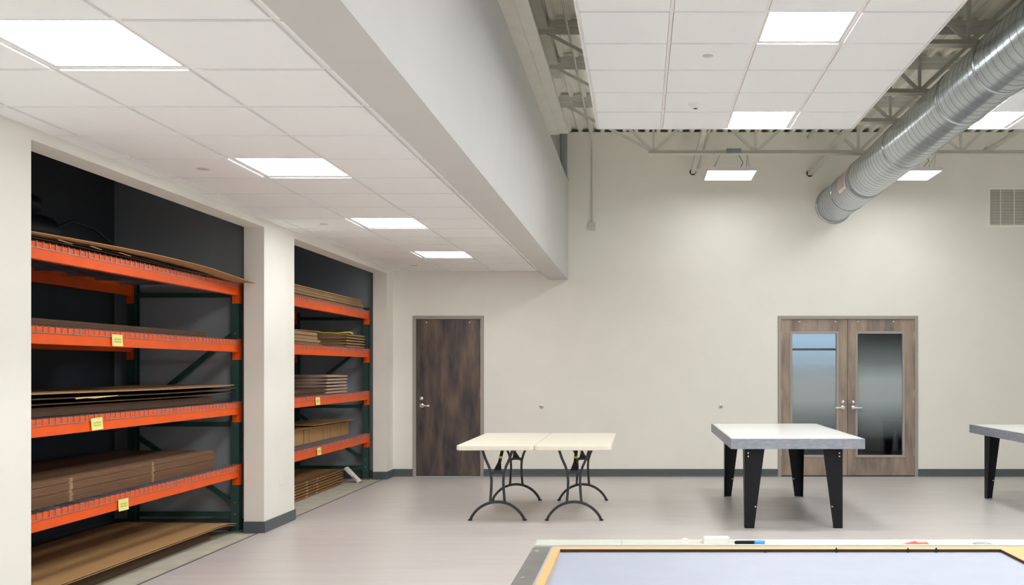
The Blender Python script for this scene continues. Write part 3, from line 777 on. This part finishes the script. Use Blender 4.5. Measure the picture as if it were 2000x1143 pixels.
# farther rack, third shelf: pale pile at the left, strapped pile at the right
z0 = LV[2]+DK+.001
zz = z0
for k, (t, e) in enumerate(((.008,10.98),(.012,10.92),(.03,10.93),(.034,10.86),(.036,10.82))):
    sheet('card_edge', -3.61-.012*(k%2), 9.28, e, zz, .8, t, 'folded carton in the pale pile at the left on the farther rack third shelf', 'pale pile on the farther third shelf', lambda u, v: .0015*(1+math.sin(v*4)), name='folded_carton'); zz += t+.0045
sheet('card', -3.62, 9.28, 10.95, zz+.002, .8, .006, 'loose curled sheet on top of the pale pile, farther rack third shelf', 'pale pile on the farther third shelf', lambda u, v: .010*v*v)
def folded(n, m, x, y0, y1, z, depth, t, gap, label, group, top=None, jx=.01, jy=.015, sag=.006):
    """plump folded cartons: rounded front, slightly wavy"""
    out = []
    for i in range(n):
        ph = random.uniform(0, 6); b = sheet_mesh(depth, y1-y0, t, lambda u, v: 0, nx=6, ny=10)
        vs = []
        for (x_, y_, z_) in b.v:
            u = 1+x_/depth; v = y_/(y1-y0)
            pinch = (1-min(1, (1-u)/.12))**2*.35 + (1-min(1, (1-v)/.1))**2*.3
            zc_ = t/2; z_ = zc_+(z_-zc_)*(1-pinch)
            vs.append((x_, y_, z_ + .0012*(1+math.sin(3*v+ph))))
        b.v = vs
        o = b.build('folded_carton', M[m], loc=(x+random.uniform(-jx,0), y0+random.uniform(-jy,jy*.3), z+i*(t+gap)), normals=False)
        tag(o, label if not (top and i == n-1) else top, 'cardboard', group); out.append(o)
    return out
ts = folded(5, 'card_edge', -3.62, 11.96, 12.76, z0, .62, .032, .0035, 'folded brown carton in the strapped pile at the right, farther rack third shelf', 'strapped pile on the farther third shelf', 'top folded carton under the yellow strap, farther rack third shelf')
b = MB(); b.ribbon([(-4.0,11.955,z0+0.198),(-3.9,11.95,z0+0.180),(-3.82,11.95,z0+0.184),(-3.74,11.95,z0+0.176),(-3.66,11.96,z0+0.186),(-3.60,11.99,z0+0.192),(-3.595,12.12,z0+0.178)], .006, .014, (0,0,1))
tag(b.build('packing_strap', M['strap']), 'loose yellow packing strap over the brown pile on the farther rack', 'packing strap')
# farther rack, second shelf
z0 = LV[1]+DK+.001
folded(6, 'card_white', -3.62, 11.2, 12.0, z0, .75, .034, .004, 'pale edged folded carton in the tall pile on the farther rack second shelf', 'tall pile on the farther second shelf', 'topmost pale edged carton on the farther rack second shelf')
stack(4, 'card_dark', -3.63, 9.28, 11.16, z0, .7, .014, .002, 'curved brown sheet in the low pile left of the pale cartons', 'low brown pile on the farther second shelf', 'top curved brown sheet beside the pale cartons, farther rack second shelf', jx=.01, jy=.01)
# farther rack, lowest shelf: row of upright cartons with loose lids on them
z0 = LV[0]+DK+.001
lbs = ['leftmost tan carton partly hidden by the pillar, farther rack lowest shelf', 'widest tan carton beside the dark gap, farther rack lowest shelf', 'narrow tan carton in the row on the farther rack lowest shelf',
       'tan carton second from the right on the farther rack lowest shelf', 'rightmost tan carton on the farther rack lowest shelf']
for (a, c, dx), l in zip(((9.9,10.98,.0),(11.01,11.625,.0),(11.63,11.835,-.006),(11.84,12.245,-.004),(12.25,12.70,-.002)), lbs):
    root = thing('carton', l, 'carton', (-3.82+dx, (a+c)/2, z0), 0, 'cartons on the farther lowest shelf')
    w = (c-a)/2
    MB().box(-.6,0,-w+.002,w-.002,0,.172).build('body', M['card'], root, bevel=.004)
    MB().box(.0002,.0022,-w*.5-.001,-w*.5+.001,.01,.165).build('fold_line', M['card_dark'], root)
sheet('card', -3.77, 9.9, 12.60, z0+.176, .66, .006, 'wide tan sheet lying over the row of cartons on the farther rack', 'loose lids over the cartons', lambda u, v: .004*math.sin(v*5)+.002)
sheet('card', -3.74, 11.1, 12.74, z0+.192, .5, .005, 'upper loose tan sheet pointing right over the cartons on the farther rack', 'loose lids over the cartons', lambda u, v: .012*(1-v)+.0005)
# farther rack, floor
folded(6, 'card_marks2', -3.78, 9.5, 12.36, 0, .85, .029, .0035, 'brown folded carton in the curved bundle on the floor of the farther opening', 'carton bundle on the farther floor', 'top brown carton of the floor bundle in the farther opening', jx=.012)
root = thing('leaning_box', 'slim white printed box leaning against the floor bundle', 'box', (-3.605, 12.45, .004)); root.rotation_euler = (0, -math.radians(44), 0)
MB().box(-.030,0,0,.12,.012,.27).build('carton_body', M['whitep'], root, bevel=.002)
MB().box(-.031,.001,-.001,.121,0,.012).build('brown_end', M['card'], root)
MB().box(-.026,-.020,-.0012,0,.03,.17).build('red_print', M['red2'], root)
MB().box(-.014,-.006,-.0012,0,.05,.12).build('grey_print', M['base'], root)

# dim equipment on top of the nearer rack
root = thing('dark_blower_unit', 'dark motor unit in the gloom above the nearer rack', 'machine', (-4.35, 6.9, LV[3]+DK+.098))
b = MB(); b.cyl((0,-.22,.13),(0,.16,.13),.12,24); b.build('motor_housing', M['black'], root)
MB().box(-.15,.15,-.25,.2,0,.03).build('base', M['black'], root)
MB().lathe([(.05,0),(.1,.03),(.1,.1),(.04,.14)], (0,-.05,.24), 'z', 20).build('intake', M['black'], root)
MB().tube([(.05,.16,.15),(.1,.34,.24),(.12,.6,.22),(.14,.85,.12),(.15,.95,.03)], .012, 10).build('cable', M['rubber'], root)
MB().box(-.13,.13,-.24,.19,-.02,0).build('support_pad', M['black'], root)
root = thing('storage_pipe', 'dark grey pipe along the ceiling of the nearer storage bay', 'pipe', (-4.45, 5.0, 3.15))
MB().cyl((0,-.14,0),(0,3.79,0),.06,18).build('tube', M['niche'], root)

# ------------------------------------------------------------------ folding tables
def folding_table(label):
    root = thing('folding_table', label, 'folding table', (0,0,0), 0, 'ivory folding tables side by side')
    w, l = .735/2, 1.80/2
    b = MB(); r = .05; n = 5; pts = []
    for cx, cy, a0 in ((w-r,l-r,0),(-w+r,l-r,PI/2),(-w+r,-l+r,PI),(w-r,-l+r,3*PI/2)):
        for i in range(n+1):
            a = a0+PI/2*i/n; pts.append((cx+r*math.cos(a), cy+r*math.sin(a), .692))
    b.prism(pts, (0,0,.048)); b.build('tabletop', M['plastic'], root, bevel=.008)
    for s in (-1,1):
        yy = s*.71
        L = MB()
        # two S-curved posts
        for q in (-1,1):
            ctl = [(.148,.69),(.118,.60),(.082,.52),(.062,.45),(.057,.38),(.060,.30),(.068,.20),(.072,.165)]
            L.ribbon([(q*x, yy, z) for x, z in ctl], .024, .026)
        arc = []
        for i in range(17):
            a = math.radians(22+136*i/16); arc.append((.285*math.cos(a), yy, .177*((math.sin(a)-math.sin(math.radians(22)))/(1-math.sin(math.radians(22))))+.004))
        L.ribbon(arc, .026, .03)
        lg = L.build('leg', M['iron'], root, bevel=.005)
        MB().ribbon([(-.062,yy,.455),(-.03,yy,.468),(.03,yy,.468),(.062,yy,.455)], .03, .022).build('crossbar', M['iron'], lg)
        for q in (-1,1): MB().box(q*.264-.018, q*.264+.018, yy-.017, yy+.017, 0, .012).build('foot_cap', M['rubber'], lg)
        b = MB(); y2 = yy - s*.40
        b.ribbon([(-.036,yy-s*.02,.475),(0,yy-s*.12,.53),(0,y2,.688)], .02, .006, (1,0,0))
        b = MB()
        b.prism([(-.036,yy-s*.016,.478),(.036,yy-s*.016,.478),(.014,yy-s*.14,.545),(-.014,yy-s*.14,.545)], (0,0,.012)); b.bar((0,yy-s*.13,.546),(0,y2,.684),.030,.012)
        br = b.build('brace', M['black'], root)
        MB().bar((0,yy-s*.19,.579),(0,yy-s*.22,.594),.034,.018).build('warning_sticker', M['strap'], br)
    for q in (-1,1): MB().box(q*.30-.012,q*.30+.012,-.69,.69,.678,.6915).build('rail', M['iron'], root)
    for s in (-1,1): MB().box(-.347,.347,s*.71-.016,s*.71+.016,.680,.6915).build('pivot_tube', M['iron'], root)
    return root
fold1 = folding_table('left ivory folding table in front of the dark door'); fold1.location = (-1.378, 10.065, 0)
fold2 = copy_tree(fold1); fold2.location = (-.637, 10.065, 0); fold2['label'] = 'right ivory folding table butted against its twin'

# ------------------------------------------------------------------ white work tables on black legs
def work_table(label):
    root = thing('work_table', label, 'work table', (0,0,0), 0, 'white topped work tables on black legs')
    w, l, zt, th = .61, 1.22, .83, .093
    b = MB(); b.box(-w+.006,w-.006,-l+.006,l-.006,zt-.02,zt); b.build('tabletop', M['white_lam'], root, bevel=.002)
    b = MB(); e = .012; z0 = zt-th
    b.box(-w,w,-l,-l+e,z0,zt+.001); b.box(-w,w,l-e,l,z0,zt+.001); b.box(-w,-w+e,-l+e,l-e,z0,zt+.001); b.box(w-e,w,-l+e,l-e,z0,zt+.001)
    b.build('edge_band', M['galv'], root, bevel=.002)
    MB().box(-w+.03,w-.03,-l+.03,l-.03,z0+.003,zt-.021).build('core_panel', M['galv_dark'], root)
    for sx in (-1,1):
        for sy in (-1,1):
            b = MB(); x0 = sx*(w-.15) if sx < 0 else w-.15+.0; yo = sy*(l-.10)
            if sx < 0: xo = -w+.138
            else: xo = w-.185
            if sx > 0: xo = w-.183+.0
            t = .006; dx = -sx; dy = -sy
            W1, W2 = .182, .085
            # face plate across, tapering towards the outer corner
            b.prism([(xo,yo,z0+.002),(xo+dx*W1,yo,z0+.002),(xo+dx*W2,yo,0),(xo,yo,0)][::1], (0,dy*t,0))
            b.prism([(xo,yo,z0+.002),(xo,yo+dy*W1,z0+.002),(xo,yo+dy*W2,0),(xo,yo,0)], (dx*t,0,0))
            lg = b.build('leg', M['black'], root)
            ys_ = yo - .003 if sy < 0 else yo+dy*t-.003
            for xx, zz in ((.03,z0-.045),(.03,z0-.075),(W2+.012,.20)):
                MB().cyl((xo+dx*xx, ys_-.002, zz),(xo+dx*xx, ys_+.004, zz),.0065,10).build('bolt', M['chrome'], lg)
    return root
wt = work_table('white work table with grey edge before the double doors'); wt.location = (1.437, 10.02, 0)
wt2 = copy_tree(wt); wt2.location = (3.77+.61, 9.86, 0); wt2['label'] = 'white work table cut off by the right edge of the view'

# ------------------------------------------------------------------ foreground bench
ZT = .90
root = thing('workbench', 'large foreground bench with metal border and pale tray', 'workbench', (0,0,0))
bx0, bx1, by0, by1 = -.346, 2.09, .75, 3.12
b = MB(); b.box(bx0,bx1,by0,by1,ZT-.05,ZT-.006); b.build('bench_top', M['galv_dark'], root, bevel=.003)
b = MB(); b.box(-.285,bx1-.05,by0+.03,by1-.002,ZT-.006,ZT-.003); b.build('bed_surface', M['mat'], root)
b = MB()
prf = [(by1+.001,ZT-.03),(by1+.001,ZT+.001),(by1+.006,ZT+.003),(by1+.012,ZT-.004),(by1+.048,ZT-.004),(by1+.056,ZT+.006),(by1+.066,ZT+.007),(by1+.07,ZT),(by1+.07,ZT-.03)]
b.prism([(bx0+.005,p[0],p[1]) for p in prf], (.28,0,0)); b.prism([(bx0+.287,p[0],p[1]) for p in prf], (bx1-bx0-.287,0,0))
b.build('rear_tray', M['pale'], root, bevel=.002)
for x in (bx0+.04, bx1-.04):
    for y in (by0+.06, by1-.08):
        b = MB(); b.box(x-.03,x+.03,y-.03,y+.03,0,ZT-.05); b.build('leg', M['galv_dark'], root)
for x, y in ((-.325,3.05),(-.322,2.66),(-.33,2.3)): MB().cyl((x,y,ZT-.0065),(x,y,ZT-.004),.006,10).build('screw', M['chrome'], root)
for x in (.20,.50,.92,1.10):
    pass
# MDF offcut frame lying on the bed
zb = ZT-.0028
root2 = tag(MB().prism([(-.274,1.0,zb),(-.249,1.0,zb),(-.249,3.018,zb),(1.125,3.018,zb),(1.125,1.0,zb),(1.62,1.0,zb),(1.62,3.062,zb),(-.274,3.062,zb)], (0,0,.009)).build('board_frame', M['mdf']),
            'thin tan fibreboard offcut frame lying on the foreground bench', 'board frame')
for a_, c_ in (((-.249,3.0165,zb+.0005),(1.125,3.0180,zb+.0088)),((1.1235,1.0,zb+.0005),(1.125,3.018,zb+.0088))):
    MB().box(a_[0],c_[0],a_[1],c_[1],a_[2],c_[2]).build('burnt_edge', M['burnt'], root2)
for x, h_ in ((.39,.016),(.611,.024),(.834,.022),(.922,.024)):
    o = MB().box(-.002,.002,-.003,.003,0,h_*.6).build('hold_down_pin', M['rubber'], loc=(x,3.012,zb)); 
    tag(o, {.39:'leftmost small dark pin at the inner edge of the tan frame', .611:'second dark pin from left at inner edge of tan frame', .834:'third dark pin from left at inner edge of tan frame', .922:'rightmost small dark pin at inner edge of tan frame'}[x], 'pin', 'small dark pins on the bench')
# things in the tray
zt_ = ZT-.0035; yt = by1+.030
def inx(px, Y): return (px-1250)*Y/1890
o = thing('marker_pen', 'black marker pen with blue cap lying in the bench tray', 'marker', (inx(1455,3.15), yt, zt_+.007))
MB().tube([(-.034,0,0),(-.03,0,0),(.030,0,0)], [.003,.006,.007], 12).build('barrel', M['black'], o)
MB().tube([(.031,0,0),(.064,0,0)], .008, 12).build('blue_cap', M['blue'], o)
o = MB().box(-.042,.042,-.014,.014,0,.026).build('whiteboard_eraser', M['whitep'], loc=(inx(1433,3.17), by1+.034-.0, zt_+.0), bevel=.004); o.location.x = inx(1425,3.17)-.045; tag(o, 'white block eraser in the bench tray left of the marker', 'eraser')
o = MB().cyl((0,0,0),(0,0,.020),.008,12).build('white_knob', M['whitep'], loc=(inx(1397,3.17)-.10, yt, zt_)); tag(o, 'small white peg standing in the bench tray', 'peg')
o = MB().prism([(-.045,-.006,0),(.045,-.006,0),(.038,-.006,.008),(.012,-.006,.006),(.0,-.006,.012),(-.02,-.006,.007)], (0,.014,0)).build('plastic_clip', M['red'], loc=(inx(1788,3.15), yt, zt_)); tag(o, 'coral plastic clip lying in the bench tray', 'clip')
o = MB().lathe([(.03,0),(.03,.004),(.02,.007),(.001,.007)], (0,0,0)).build('flat_disc', M['galv'], loc=(inx(1918,3.15), yt-.0, zt_)); o.scale = (1,.45,1); tag(o, 'flat grey disc lying in the bench tray at the right', 'disc')

# ------------------------------------------------------------------ world, camera, view
w = bpy.data.worlds.new('world'); bpy.context.scene.world = w; w.use_nodes = True
bg = w.node_tree.nodes['Background']; bg.inputs[0].default_value = (.62,.80,1.0,1); bg.inputs[1].default_value = .9
cam = bpy.data.cameras.new('camera'); co = bpy.data.objects.new('camera', cam); COL.objects.link(co)
co.location = (0,0,EYE); co.rotation_euler = (PI/2,0,0)
cam.sensor_fit = 'HORIZONTAL'; cam.sensor_width = 36; cam.lens = 36*1890/2000
cam.shift_x = -250/2000; cam.shift_y = 148.5/2000; cam.clip_start = .05; cam.clip_end = 60
sc = bpy.context.scene; sc.camera = co
sc.view_settings.view_transform = 'Standard'; sc.view_settings.look = 'None'; sc.view_settings.gamma = 1
sc.view_settings.use_curve_mapping = False; sc.view_settings.exposure = 0.0
sc.cycles.max_bounces = 12; sc.cycles.diffuse_bounces = 10
